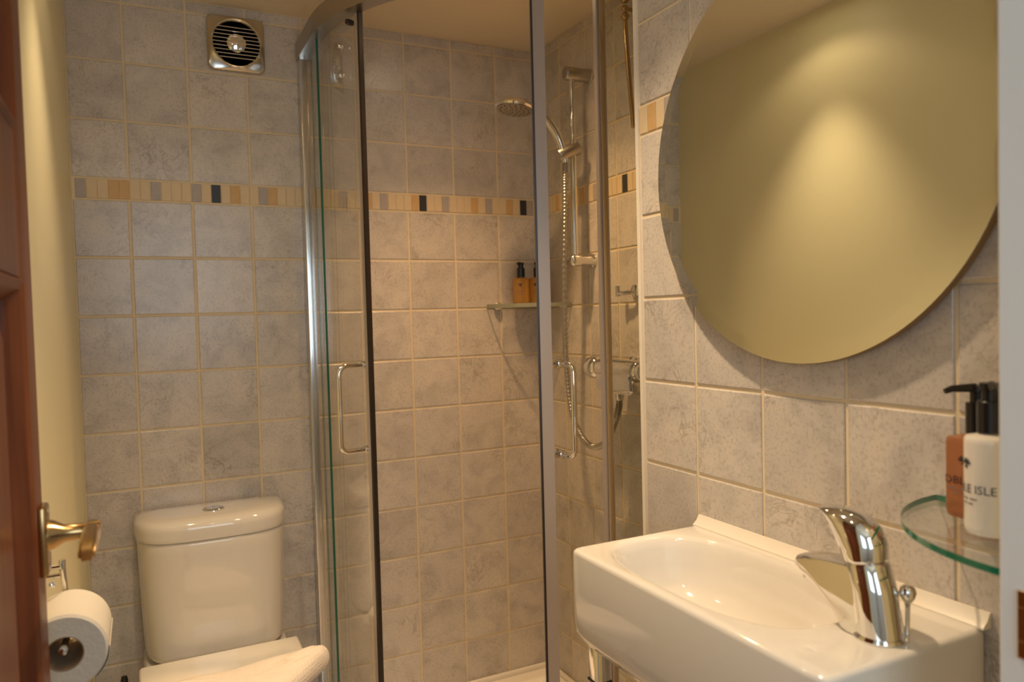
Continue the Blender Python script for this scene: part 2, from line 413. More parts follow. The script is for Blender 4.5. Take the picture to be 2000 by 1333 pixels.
# ================================================================= LAMPS
def downlight(i, x, y, k):
    names = ['recessed ceiling downlight close to the cream left wall', 'recessed ceiling downlight above the washbasin', 'recessed ceiling downlight nearest the doorway', 'recessed ceiling downlight above the shower tray']
    t = thing('downlight', names[i], 'light', (x, y, CEIL), 'ceiling downlights')
    link('trim_ring', lathe((x, y, CEIL), (0, 0, -1), [(0.030, 0.0), (0.042, 0.0), (0.042, 0.003), (0.038, 0.006), (0.031, 0.006), (0.030, 0.003)], 32), CHROME, t, 40)
    m, N, L, b = new_mat('lamp_glow_%d' % i)
    b.inputs['Base Color'].default_value = (0.9, 0.8, 0.6, 1)
    b.inputs['Emission Color'].default_value = (1.0, 0.80, 0.52, 1); b.inputs['Emission Strength'].default_value = 40.0 * k
    link('lamp', lathe((x, y, CEIL - 0.0005), (0, 0, -1), [(0.0, 0.0), (0.024, 0.0), (0.024, 0.001), (0.018, 0.003), (0.0, 0.004)], 24), m, t, True)
    bw, ba_, sw = LAMPS[i]
    for nm, e, size, bl in (('downlight_beam', bw * k, ba_, 1.0), ('downlight_spill', sw * k, 136, 0.40)):
        if e <= 0: continue
        o = light(nm, 'SPOT', (0, 0, -0.012), e, WARMS if i == 3 else WARM, spot_size=math.radians(size), spot_blend=bl, shadow_soft_size=0.022)
        o.parent = t
for i, (x, y, k) in enumerate(DOWN): downlight(i, x, y, k)

# ================================================================= SHOWER ENCLOSURE
QX, QY, QR = 0.60, -0.75, 0.55
def q_pt(th, inset=0.0):
    r = QR - inset
    return (QX + QR - r * math.cos(th), QY + QR - r * math.sin(th))
def q_path(s0, th0, th1, s1, inset=0.0, n=28):
    """from (QX, s0) along the left straight, round the curve, along the front straight to x = s1"""
    pts = []
    if s0 is not None: pts.append((QX + inset, s0))
    for k in range(n + 1): pts.append(q_pt(th0 + (th1 - th0) * k / n, inset))
    if s1 is not None: pts.append((s1, QY + inset))
    return pts
def wall_along(path, thick, z0, z1, nrm_out=True):
    """vertical slab of given thickness following a plan path; returns mesh, faces 0 = big faces, 1 = edges"""
    bm = bmesh.new(); P = [Vector((p[0], p[1])) for p in path]; A = []; B = []
    for i, p in enumerate(P):
        t = (P[min(i + 1, len(P) - 1)] - P[max(i - 1, 0)]).normalized(); n = Vector((-t.y, t.x))
        A.append(p + n * thick / 2); B.append(p - n * thick / 2)
    rings = [[(a.x, a.y, z0), (a.x, a.y, z1), (b.x, b.y, z1), (b.x, b.y, z0)] for a, b in zip(A, B)]
    loft_bm(bm, rings)
    bm.faces.ensure_lookup_table()
    for f in bm.faces:
        n = f.normal if f.normal.length else f.normal
    me = fix(bm)
    for p in me.polygons:
        c = p.center
        vz = [me.vertices[v].co.z for v in p.vertices]
        big = (max(vz) - min(vz)) > 0.9 * (z1 - z0)
        e0 = all((Vector(me.vertices[v].co[:2]) - Vector(path[0])).length < thick for v in p.vertices)
        e1 = all((Vector(me.vertices[v].co[:2]) - Vector(path[-1])).length < thick for v in p.vertices)
        p.material_index = 0 if (big and not e0 and not e1) else 1
    return me
TRAY = -1.345
RZ0, RZ1 = 0.553, 0.603
BZ0, BZ1 = TRAY, TRAY + 0.035
sh = thing('shower_enclosure', 'curved glass shower enclosure with aluminium frame and two sliding doors', 'shower', (QX + 0.3, -0.35, TRAY))
d2r = math.radians
link('top_rail', wall_along(q_path(-0.012, 0, pi / 2, XS - 0.004), 0.036, RZ0, RZ1), SATIN, sh, 40)
link('bottom_rail', wall_along(q_path(-0.012, 0, pi / 2, XS - 0.004), 0.034, BZ0, BZ1), ALU, sh, 40)
def profile(cx, cy, wx, wy):
    bm = bmesh.new()
    box_bm(bm, (cx - wx / 2, cy - wy / 2, BZ0), (cx + wx / 2, cy + wy / 2, RZ1 - 0.012), 0.004, 3)
    return fix(bm)
link('wall_profile', profile(QX - 0.002, -0.018, 0.024, 0.030), ALU, sh, 40)
link('wall_profile', profile(XS - 0.014, QY, 0.022, 0.034), ALU, sh, 40)
link('fixed_panel', wall_along([(QX, -0.03), (QX, -0.115), (QX, -0.2)], 0.006, BZ1 - 0.01, RZ0 + 0.01), [GLASS, GLASSE], sh)
link('fixed_panel', wall_along([(1.118, QY), (1.22, QY), (XS - 0.02, QY)], 0.006, BZ1 - 0.01, RZ0 + 0.01), [GLASS, GLASSE], sh)
link('edge_bar', box((1.101, QY - 0.008, BZ1), (1.118, QY + 0.006, RZ0 + 0.005), 0.003), ALU, sh, 40)
link('edge_bar', box((1.0955, QY - 0.004, BZ1), (1.1008, QY + 0.010, RZ0 + 0.005), 0.001), SEALC, sh)
INS = 0.016
TL, TR = d2r(22.5), d2r(69.5)
def door(path, lead, side, name='sliding_door'):
    d = link(name, wall_along(path, 0.006, BZ1 + 0.005, RZ0 + 0.012), [GLASS, GLASSE], sh)
    # magnetic seal on the leading edge
    a, b = Vector(lead[0]), Vector(lead[1])       # leading edge point, previous point
    t = (a - b).normalized()
    link('closing_strip', wall_along([tuple(a - t * (0.010 if side < 0 else 0.026)), tuple(a)], 0.011, BZ1 + 0.005, RZ0 + 0.008), SEALC, d)
    link('magnet_seal', wall_along([tuple(a), tuple(a + t * (0.0065 if side < 0 else 0.0045))], 0.012, BZ1 + 0.005, RZ0 + 0.008), SEAL, d)
    return d
pl = q_path(-0.05, 0, TL, None, INS)
dl = door(pl, (pl[-1], pl[-2]), -1)
pr_ = q_path(None, TR, pi / 2, 1.235, INS)
dr = door(pr_, (pr_[0], pr_[1]), 1)
link('door_runner', lathe((0.638, -0.385, 0.535), (-0.95, -0.3, 0), [(0.0, -0.010), (0.006, -0.010), (0.0075, 0.0), (0.006, 0.008), (0.0, 0.008)], 16), SEAL, dl, 40)
for z in (0.49, 0.42):
    link('glass_screw', lathe((0.625, -0.345, z), (-0.95, -0.3, 0), [(0.0, -0.006), (0.005, -0.006), (0.006, 0.004), (0.004, 0.007), (0.0, 0.008)], 14), CHROME, dl, 40)
def handle(d, mount, out, z0, z1, depth=0.052):
    m = Vector((mount[0], mount[1], 0)); o = Vector((out[0], out[1], 0)).normalized()
    c = 0.020; P = []
    def p(s, z): q = m + o * s; return Vector((q.x, q.y, z))
    P += [p(-0.004, z1), p(depth - c, z1)]
    for k in range(1, 7): a = k / 6 * pi / 2; P.append(p(depth - c + c * math.sin(a), z1 - c + c * math.cos(a)))
    P.append(p(depth, z0 + c))
    for k in range(1, 7): a = k / 6 * pi / 2; P.append(p(depth - c + c * math.cos(a), z0 + c - c * math.sin(a)))
    P.append(p(-0.004, z0))
    h = link('handle', tube(P, 0.0068, 16), CHROME, d, 50)
    for z in (z0, z1):
        link('collar', lathe(p(0.0, z), o, [(0.0, 0.002), (0.0095, 0.002), (0.0095, 0.010), (0.0068, 0.012), (0.0, 0.012)], 18), CHROME, d, 40)
        link('inner_knob', lathe(p(0.0, z), -o, [(0.0, 0.002), (0.006, 0.002), (0.006, 0.009), (0.011, 0.011), (0.011, 0.016), (0.0, 0.018)], 18), CHROME, d, 40)
ml_ = q_pt(d2r(20.5), INS); handle(dl, ml_, (-math.cos(d2r(17)), -math.sin(d2r(17))), -0.49, -0.285, 0.074)
mr_ = q_pt(d2r(74), INS); handle(dr, mr_, (0.12, -1.0), -0.49, -0.285)

# shower tray
def tray_outline(off, n=24):
    pts = [(XS - 0.003, -0.003), (QX - 0.02 + off, -0.003)]
    r = QR + 0.02 - off
    for k in range(n + 1):
        th = (pi / 2) * k / n
        pts.append((QX + QR - r * math.cos(th), QY + QR - r * math.sin(th)))
    pts.append((XS - 0.003, QY - 0.02 + off))
    return pts
def tray_in(d, n=24):
    pts = [(XS - 0.003 - d, -0.003 - d), (QX + d, -0.003 - d)]
    r = QR - d
    for k in range(n + 1):
        th = (pi / 2) * k / n
        pts.append((QX + QR - r * math.cos(th), QY + QR - r * math.sin(th)))
    pts.append((XS - 0.003 - d, QY + d))
    return pts
tr = thing('shower_tray', 'white quadrant shower tray filling the tiled corner', 'shower tray', (1.0, -0.35, FLOOR))
rings = [[(x, y, FLOOR) for x, y in tray_outline(0)], [(x, y, TRAY - 0.006) for x, y in tray_outline(0)], [(x, y, TRAY) for x, y in tray_outline(0.006)],
         [(x, y, TRAY) for x, y in tray_in(0.045)], [(x, y, TRAY - 0.008) for x, y in tray_in(0.056)], [(x, y, TRAY - 0.035) for x, y in tray_in(0.075)], [(x, y, TRAY - 0.042) for x, y in tray_in(0.16)]]
link('tray_body', loft(rings), ACRYL, tr, 50)
link('upstand', boxes([((QX + 0.04, -0.016, TRAY - 0.002), (XS - 0.003, -0.003, TRAY + 0.016)), ((XS - 0.016, QY + 0.05, TRAY - 0.002), (XS - 0.003, -0.016, TRAY + 0.016))], 0.004), ACRYL, tr, 50)
link('waste_cover', lathe((1.02, -0.34, TRAY - 0.043), (0, 0, 1), [(0.0, 0.0), (0.045, 0.0), (0.045, 0.004), (0.038, 0.008), (0.0, 0.011)], 28), CHROME, tr, 40)

# ================================================================= SHOWER FITTINGS
RX, RY = 1.288, -0.325
rail = thing('shower_rail', 'chrome shower riser rail on the right tiled shower wall', 'shower rail', (RX, RY, -0.02))
link('rail_tube', lathe((RX, RY, -0.035), (0, 0, 1), [(0.0, 0.0), (0.0095, 0.0), (0.0095, 0.555), (0.0, 0.555)], 20), CHROME, rail, 40)
link('wall_bracket', lathe((RX - 0.022, RY, 0.507), (1, 0, 0), [(0.0, 0.0), (0.016, 0.0), (0.019, 0.004), (0.019, 0.078), (0.021, 0.080), (0.021, XS - RX + 0.0195), (0.0, XS - RX + 0.0195)], 24), BRUSH, rail, 40)
link('wall_bracket', lathe((RX - 0.022, RY, -0.022), (1, 0, 0), [(0.0, 0.0), (0.010, 0.001), (0.016, 0.006), (0.018, 0.012), (0.018, 0.03), (0.014, 0.04), (0.014, 0.074), (0.020, 0.078), (0.020, XS - RX + 0.0195), (0.0, XS - RX + 0.0195)], 24), CHROME, rail, 40)
sd = Vector((-0.90, 0.05, -0.36)).normalized()
link('slider', lathe((RX + 0.020, RY, 0.300), sd, [(0.0, 0.0), (0.015, 0.0), (0.019, 0.004), (0.019, 0.070), (0.016, 0.074), (0.0, 0.074)], 24), BRUSH, rail, 40)

hand = thing('shower_handset', 'chrome hand shower with round head clipped to riser rail', 'shower head', (1.255, -0.325, 0.285))
hp = smooth_path([(1.262, -0.325, 0.255), (1.252, -0.325, 0.295), (1.234, -0.325, 0.336), (1.208, -0.325, 0.368), (1.178, -0.326, 0.389), (1.148, -0.327, 0.398)], 6)
link('handle', tube(hp, lambda i: 0.0105 + 0.003 * math.sin(pi * min(1, i / 26)), 16), CHROME, hand, 50)
hd = Vector((-0.15, -0.02, -1)).normalized()
link('spray_head', lathe(Vector((1.105, -0.328, 0.398)) - hd * 0.018, hd, [(0.0, 0.0), (0.020, 0.002), (0.041, 0.009), (0.054, 0.019), (0.056, 0.024), (0.052, 0.029), (0.0, 0.029)], 36), CHROME, hand, 50)
fp = link('spray_plate', lathe(Vector((1.105, -0.328, 0.398)) + hd * 0.0115, hd, [(0.0, 0.0), (0.049, 0.0), (0.049, 0.0015), (0.0, 0.0025)], 30), BRUSH, hand, 40)
bm = bmesh.new(); a_, b_, d_ = basis(hd)
for r, n in ((0.012, 6), (0.026, 11), (0.040, 16)):
    for k in range(n):
        c = Vector((1.105, -0.328, 0.398)) + hd * 0.0135 + (a_ * math.cos(2 * pi * k / n) + b_ * math.sin(2 * pi * k / n)) * r
        lathe_bm(bm, c, hd, [(0.0015, -0.001), (0.0015, 0.0012), (0.0004, 0.0016)], 6)
link('spray_nozzles', fix(bm), BLACKP, fp)
# hose
hpts = smooth_path([(1.262, -0.325, 0.256), (1.262, -0.321, 0.22), (1.261, -0.318, 0.12), (1.256, -0.316, -0.02), (1.262, -0.300, -0.20), (1.270, -0.292, -0.34), (1.272, -0.312, -0.46), (1.275, -0.360, -0.525), (1.277, -0.415, -0.545),
                    (1.278, -0.480, -0.520), (1.276, -0.530, -0.455), (1.275, -0.548, -0.420), (1.275, -0.550, -0.402)], 44)
hose = tube(hpts, lambda i: 0.0092 if i % 4 < 2 else 0.0068, 10)
tag(solo('shower_hose', hose, BRUSH, (1.27, -0.42, -0.55), 60), 'ribbed metal shower hose hanging in a loop', 'hose')
# thermostatic valve
vx, vz = 1.275, -0.322
val = thing('shower_valve', 'chrome thermostatic bar valve on right shower wall', 'shower valve', (XS, -0.6, vz))
link('control_knob', lathe((vx, -0.425, vz), (0, -1, 0), [(0.0, -0.012), (0.016, -0.011), (0.028, -0.004), (0.031, 0.004), (0.031, 0.026), (0.026, 0.034), (0.021, 0.040), (0.0, 0.040)], 30), CHROME, val, 40)
link('valve_body', lathe((vx, -0.460, vz), (0, -1, 0), [(0.0, 0.0), (0.022, 0.0), (0.026, 0.006), (0.028, 0.02), (0.028, 0.175), (0.026, 0.187), (0.022, 0.192), (0.0, 0.192)], 30), CHROME, val, 40)
link('control_knob', lathe((vx, -0.653, vz), (0, -1, 0), [(0.0, 0.0), (0.026, 0.0), (0.031, 0.006), (0.031, 0.030), (0.026, 0.038), (0.0, 0.046)], 30), CHROME, val, 40)
link('lower_cover', prism([(-0.485, vz - 0.008), (-0.478, vz - 0.052), (-0.492, vz - 0.060), (-0.632, vz - 0.060), (-0.645, vz - 0.052), (-0.638, vz - 0.008)], 0, vx - 0.030, XS - 0.02, 0.006), CHROME, val, 40)
for y in (-0.520, -0.612):
    link('wall_connector', lathe((XS - 0.001, y, vz), (-1, 0, 0), [(0.0, 0.0), (0.030, 0.0), (0.030, 0.006), (0.018, 0.012), (0.016, 0.05), (0.0, 0.05)], 24), CHROME, val, 40)
link('hose_union', lathe((vx, -0.550, vz - 0.055), (0, 0, -1), [(0.0, 0.0), (0.012, 0.0), (0.012, 0.018), (0.009, 0.026), (0.0, 0.026)], 20), CHROME, val, 40)

# chrome hook on the shower wall
hk = thing('robe_hook', 'small chrome hook on the right shower wall above the valve', 'hook', (XS, -0.53, -0.12))
link('hook_rose', lathe((XS - 0.001, -0.535, -0.118), (-1, 0, 0), [(0.0, 0.0), (0.017, 0.0), (0.017, 0.008), (0.012, 0.012), (0.0, 0.012)], 24), CHROME, hk, 40)
link('hook_arm', tube([(XS - 0.008, -0.535, -0.121), (XS - 0.024, -0.531, -0.122), (XS - 0.028, -0.515, -0.123), (XS - 0.029, -0.490, -0.123)], 0.0062, 14), CHROME, hk, 40)
link('hook_tip', lathe((XS - 0.029, -0.488, -0.131), (0, 0, 1), [(0.0, 0.0), (0.0072, 0.0), (0.0075, 0.003), (0.0075, 0.027), (0.006, 0.029), (0.0, 0.029)], 16), CHROME, hk, 40)
# shower cord weight / top hook at the far right top of the shower
pk = thing('chrome_wall_rod', 'narrow chrome rod high on shower wall beside the white corner trim', 'rod', (XS, -0.53, 0.45))
link('rod', tube([(XS - 0.03, -0.546, 0.615), (XS - 0.03, -0.548, 0.56), (XS - 0.03, -0.556, 0.46), (XS - 0.03, -0.575, 0.30)], 0.006, 14), BRASS, pk, 50)
for z, r in ((0.635, 0.012), (0.612, 0.010), (0.592, 0.012)):
    link('knob', lathe((XS - 0.03, -0.547, z), (0, 0, -1), [(0.0, -0.009), (r * 0.7, -0.007), (r, 0.0), (r * 0.7, 0.007), (0.0, 0.009)], 18), BRASS, pk, True)
link('rod_bracket', tube([(XS - 0.001, -0.547, 0.612), (XS - 0.03, -0.547, 0.612)], 0.005, 12), BRASS, pk, 40)

# corner glass shelf in the shower
def quarter(cx, cy, r, sx, sy, z0, z1, n=26):
    """quarter disc whose corner is (cx, cy), sides run along sx, sy; slot 1 = curved edge"""
    bm = bmesh.new()
    pts = [(cx, cy)] + [(cx + sx * r * math.cos(pi / 2 * k / n), cy + sy * r * math.sin(pi / 2 * k / n)) for k in range(n + 1)]
    loft_bm(bm, [[(x, y, z0) for x, y in pts], [(x, y, z1) for x, y in pts]])
    me = fix(bm)
    for p in me.polygons: p.material_index = 1 if abs(p.normal.z) < 0.5 else 0
    return me
SZ = -0.150
cs = thing('corner_shelf', 'quarter round glass corner shelf in the shower holding two amber bottles', 'shelf', (XS - 0.06, -0.06, SZ))
link('glass_plate', quarter(XS - 0.004, -0.004, 0.195, -1, -1, SZ, SZ + 0.012), [GLASS, GLASSE3], cs)
for c, ax in (((XS - 0.0035, -0.165, SZ + 0.006), (-1, 0, 0)), ((XS - 0.165, -0.0035, SZ + 0.006), (0, -1, 0))):
    link('clamp', lathe(c, ax, [(0.0, 0.0), (0.012, 0.0), (0.013, 0.004), (0.013, 0.016), (0.009, 0.021), (0.0, 0.022)], 20), CHROME, cs, 40)

# ---------------------------------------------------------------- lettering
def text_mesh(s, size):
    c = bpy.data.curves.new('t', 'FONT'); c.body = s; c.size = size; c.align_x = 'CENTER'; c.align_y = 'CENTER'; c.resolution_u = 2
    o = bpy.data.objects.new('t', c); COL.objects.link(o)
    dg = bpy.context.evaluated_depsgraph_get()
    me = bpy.data.meshes.new_from_object(o.evaluated_get(dg))
    bpy.data.objects.remove(o); bpy.data.curves.remove(c)
    bm = bmesh.new(); bm.from_mesh(me); bpy.data.meshes.remove(me)
    bmesh.ops.triangulate(bm, faces=bm.faces[:])
    for _ in range(2):
        es = [e for e in bm.edges if e.calc_length() > size * 0.22]
        if es: bmesh.ops.subdivide_edges(bm, edges=es, cuts=1); bmesh.ops.triangulate(bm, faces=bm.faces[:])
    return bm
def ellipse_r(a, b, phi, n):
    c, s = abs(math.cos(phi)), abs(math.sin(phi))
    return ((c / a) ** n + (s / b) ** n) ** (-1 / n)
def wrap_print(bm, cx, cy, zc, a, b, n, face, eps=0.0006):
    """wrap flat lettering (x right, y up) round a vertical superellipse body facing angle `face`"""
    r0 = ellipse_r(a, b, face, n)
    for v in bm.verts:
        x, y = v.co.x, v.co.y
        # walk along the surface
        phi = face; steps = 12; ds = x / steps
        for _ in range(steps): phi += ds / ellipse_r(a, b, phi, n)
        r = ellipse_r(a, b, phi, n) + eps
        v.co = Vector((cx + r * math.cos(phi), cy + r * math.sin(phi), zc + y))
    return fix(bm)
def emblem_bm(s):
    """leafy crest: a ring of five petals over a small stem"""
    bm = bmesh.new()
    for k in range(5):
        a = pi / 2 + (k - 2) * 0.62
        c = Vector((math.cos(a), math.sin(a), 0)) * s * 0.55; u = Vector((math.cos(a), math.sin(a), 0)); w_ = Vector((-u.y, u.x, 0))
        vs_ = [bm.verts.new(c + u * s * 0.42 * math.cos(t) + w_ * s * 0.19 * math.sin(t)) for t in [2 * pi * j / 10 for j in range(10)]]
        bm.faces.new(vs_)
    vs_ = [bm.verts.new(Vector(p) * s) for p in ((-0.35, -0.55, 0), (0.35, -0.55, 0), (0.22, -0.05, 0), (-0.22, -0.05, 0))]
    bm.faces.new(vs_)
    return bm
def bottle(name, label, cx, cy, z, a, b, n, h, mat, pump_dir, face, pump_h=0.046, group=None, printing=True, spout=0.034):
    t = thing(name, label, 'bottle', (cx, cy, z), group)
    N = 48
    rings = [sell(cx, cy, a * k, b * k, n, z + zz, N) for k, zz in ((0.90, 0.0), (0.98, 0.003), (1.0, 0.007), (1.0, h - 0.006), (0.985, h - 0.002), (0.93, h), (0.40, h + 0.003), (0.34, h + 0.006))]
    link('bottle_body', loft(rings), mat, t, 35)
    link('pump_collar', lathe((cx, cy, z + h + 0.004), (0, 0, 1), [(0.0, 0.0), (0.0125, 0.0), (0.0125, pump_h * 0.62), (0.0115, pump_h * 0.64), (0.0, pump_h * 0.64)], 26), BLACKP, t, 40)
    pd = Vector((math.cos(pump_dir), math.sin(pump_dir), 0))
    hd_ = link('pump_head', lathe((cx, cy, z + h + 0.004 + pump_h * 0.64), (0, 0, 1), [(0.0, 0.0), (0.0085, 0.0), (0.0085, pump_h * 0.2), (0.0105, pump_h * 0.22), (0.0105, pump_h * 0.36), (0.0, pump_h * 0.38)], 24), BLACKP, t, 40)
    zt = z + h + 0.004 + pump_h * 0.95
    p0 = Vector((cx, cy, zt))
    link('pump_spout', tube([p0 + pd * 0.004, p0 + pd * (spout * 0.8) + Vector((0, 0, -0.0005)), p0 + pd * spout + Vector((0, 0, -0.003))], lambda i: (0.0048, 0.0036, 0.0030)[i], 12), BLACKP, hd_, 50)
    if printing:
        k = a / 0.023
        link('crest_print', wrap_print(emblem_bm(0.0065 * k), cx, cy, z + h * 0.72, a, b, n, face), INK, t)
        if printing == 'name':
            link('name_print', wrap_print(text_mesh('NOBLE ISLE', 0.0112 * k), cx, cy, z + h * 0.47, a, b, n, face), INK, t)
        bars = bmesh.new()                                  # lines of print too small to read
        for zz, w_ in ((0.0, 0.030), (-0.0045, 0.020)) if printing == 'name' else ((0.008, 0.024), (0.0, 0.016)):
            nb = 12
            for q in range(nb):
                if q % 4 == 3: continue
                x0 = (-0.5 + q / nb) * w_ * k; x1 = x0 + w_ * k / nb
                bars.faces.new([bars.verts.new((x, y, 0)) for x, y in ((x0, zz - 0.0007), (x1, zz - 0.0007), (x1, zz + 0.0007), (x0, zz + 0.0007))])
        link('fine_print', wrap_print(bars, cx, cy, z + h * 0.37, a, b, n, face), INKG, t)
    return t
bz = SZ + 0.0125
bottle('pump_bottle', 'amber pump bottle with black pump, left one on shower corner shelf', 1.243, -0.066, bz, 0.024, 0.024, 3.5, 0.078, AMBER, d2r(225), d2r(238))
bottle('pump_bottle', 'amber pump bottle with black pump, half hidden behind right shower door edge', 1.290, -0.090, bz, 0.024, 0.024, 3.5, 0.078, AMBER, d2r(230), d2r(225))

# ================================================================= EXTRACTOR FAN
FX, FZ, FH = 0.4245, 0.577, 0.0735
fan = thing('extractor_fan', 'square chrome extractor fan with round slatted grille on back wall', 'fan', (FX, 0.0, FZ))
def rrect(cx, cz, h, r, y, n=8):
    pts = []
    for qx, qz, a0 in ((1, 1, 0), (-1, 1, 90), (-1, -1, 180), (1, -1, 270)):
        for k in range(n + 1):
            a = math.radians(a0 + 90 * k / n)
            pts.append(Vector((cx + qx * (h - r) + r * math.cos(a), y, cz + qz * (h - r) + r * math.sin(a))))
    return pts
def circ(cx, cz, r, y, n):
    # points ordered to match rrect (n per corner + 1)
    pts = []
    for a0 in (0, 90, 180, 270):
        for k in range(n + 1):
            a = math.radians(a0 + (90 * k / n) * 0.98 + 0.9)
            pts.append(Vector((cx + r * math.cos(a), y, cz + r * math.sin(a))))
    return pts
rings = [rrect(FX, FZ, FH, 0.016, -0.001), rrect(FX, FZ, FH, 0.016, -0.014), rrect(FX, FZ, FH - 0.003, 0.015, -0.020), circ(FX, FZ, 0.066, -0.023, 8), circ(FX, FZ, 0.062, -0.026, 8), circ(FX, FZ, 0.058, -0.022, 8), circ(FX, FZ, 0.054, -0.010, 8)]
link('cover', loft(rings, True, False), FANM, fan, 35)
link('grille_ring', lathe((FX, -0.022, FZ), (0, -1, 0), [(0.0605, 0.0), (0.0605, 0.005), (0.0625, 0.007), (0.0645, 0.005), (0.0645, 0.0)], 48), CHROME, fan, 40)
link('dark_recess', lathe((FX, -0.003, FZ), (0, -1, 0), [(0.0, 0.0), (0.058, 0.0), (0.058, 0.006), (0.0, 0.006)], 40), BLACKP, fan)
for k in range(9):
    dz = -0.040 + k * 0.010; hw = math.sqrt(0.0605 ** 2 - dz ** 2)
    link('slat', box((FX - hw, -0.026, FZ + dz - 0.0012), (FX + hw, -0.014, FZ + dz + 0.0012), 0.0006), CHROME, fan)
link('hub', lathe((FX, -0.010, FZ), (0, -1, 0), [(0.0, 0.0), (0.034, 0.0), (0.034, 0.005), (0.030, 0.010), (0.014, 0.0155), (0.0, 0.018)], 36), CHROME, fan, 60)
for sx, sz in ((1, 1), (-1, -1)):
    link('hub_arm', tube([(FX + sx * 0.022, -0.012, FZ + sz * 0.020), (FX + sx * 0.044, -0.018, FZ + sz * 0.040)], 0.004, 12), CHROME, fan, 40)

# ================================================================= TOILET
TX = 0.312
def dee(w_, d, y0, z, n=3.6, N=56, yb=None):
    """D-shaped plan: straight back at y0, bowed front of depth d"""
    pts = []
    for k in range(N + 1):
        a = pi * k / N
        pts.append(Vector((TX + w_ * sgnpow(math.cos(a), 2 / n), y0 - d * abs(math.sin(a)) ** (2 / n), z)))
    for k in range(1, 6):
        pts.append(Vector((TX - w_ + 2 * w_ * k / 6, y0, z)))
    return pts
tl = thing('toilet', 'white close coupled toilet with bow fronted cistern against back wall', 'toilet', (TX, -0.3, FLOOR))
B0 = -0.012
rings = [dee(0.150, 0.170, B0, -1.010), dee(0.164, 0.184, B0, -1.006), dee(0.1695, 0.1895, B0, -0.998), dee(0.1705, 0.190, B0, -0.985), dee(0.174, 0.192, B0, -0.90), dee(0.1785, 0.1945, B0, -0.735), dee(0.179, 0.195, B0, -0.714), dee(0.1775, 0.1935, B0, -0.7085), dee(0.175, 0.191, B0, -0.706)]
link('cistern', loft(rings), CERAM, tl, 50)
rings = [dee(0.172, 0.188, B0, -0.706), dee(0.183, 0.199, B0 + 0.003, -0.704), dee(0.184, 0.200, B0 + 0.003, -0.700), dee(0.184, 0.200, B0 + 0.003, -0.694), dee(0.184, 0.200, B0 + 0.003, -0.680), dee(0.1837, 0.1997, B0 + 0.003, -0.675), dee(0.182, 0.198, B0 + 0.003, -0.668), dee(0.176, 0.191, B0 + 0.001, -0.661), dee(0.165, 0.179, B0 - 0.003, -0.6565), dee(0.12, 0.13, B0 - 0.02, -0.654), dee(0.03, 0.03, B0 - 0.06, -0.653)]
lid = link('cistern_lid', loft(rings), CERAM, tl, 50)
for s in (-1, 1):
    pts = []
    a0 = 0 if s > 0 else pi
    n_ = 16
    arc = [(TX + 0.002 + s * 0.0008 + 0.021 * math.cos(a0 - pi / 2 + pi * k / n_), -0.108 + 0.021 * math.sin(a0 - pi / 2 + pi * k / n_)) for k in range(n_ + 1)]
    link('flush_button', prism(arc, 2, -0.655, -0.648, 0.0015), CHROME, lid, 40)
link('button_ring', lathe((TX + 0.002, -0.108, -0.656), (0, 0, 1), [(0.023, 0.0), (0.027, 0.0), (0.027, 0.004), (0.024, 0.006), (0.022, 0.004)], 32), CHROME, lid, 40)
# pan
def pan_ring(w_, d, y0, z, n=2.4): return dee(w_, d, y0, z, n)
rings = [pan_ring(0.100, 0.46, -0.06, FLOOR + 0.001), pan_ring(0.105, 0.47, -0.05, FLOOR + 0.03), pan_ring(0.095, 0.46, -0.03, FLOOR + 0.14), pan_ring(0.13, 0.53, -0.02, FLOOR + 0.27), pan_ring(0.168, 0.60, -0.014, FLOOR + 0.36), pan_ring(0.174, 0.61, -0.012, FLOOR + 0.395), pan_ring(0.168, 0.60, -0.014, FLOOR + 0.405)]
link('pan', loft(rings), CERAM, tl, 50)
rings = [dee(0.172, 0.39, -0.238, FLOOR + 0.406, 2.3), dee(0.180, 0.40, -0.235, FLOOR + 0.410, 2.3), dee(0.180, 0.40, -0.235, FLOOR + 0.420, 2.3), dee(0.174, 0.392, -0.238, FLOOR + 0.424, 2.3)]
link('seat', loft(rings), ACRYL, tl, 50)
rings = [dee(0.174, 0.394, -0.236, FLOOR + 0.425, 2.3), dee(0.182, 0.404, -0.233, FLOOR + 0.428, 2.3), dee(0.182, 0.404, -0.233, FLOOR + 0.438, 2.3), dee(0.176, 0.396, -0.236, FLOOR + 0.444, 2.3), dee(0.12, 0.30, -0.27, FLOOR + 0.446, 2.3)]
link('seat_lid', loft(rings), ACRYL, tl, 50)
for s in (-1, 1):
    link('hinge', lathe((TX + s * 0.075 - 0.018, -0.225, FLOOR + 0.420), (1, 0, 0), [(0.0, 0.0), (0.011, 0.0), (0.012, 0.002), (0.012, 0.034), (0.011, 0.036), (0.0, 0.036)], 20), CHROME, tl, 40)

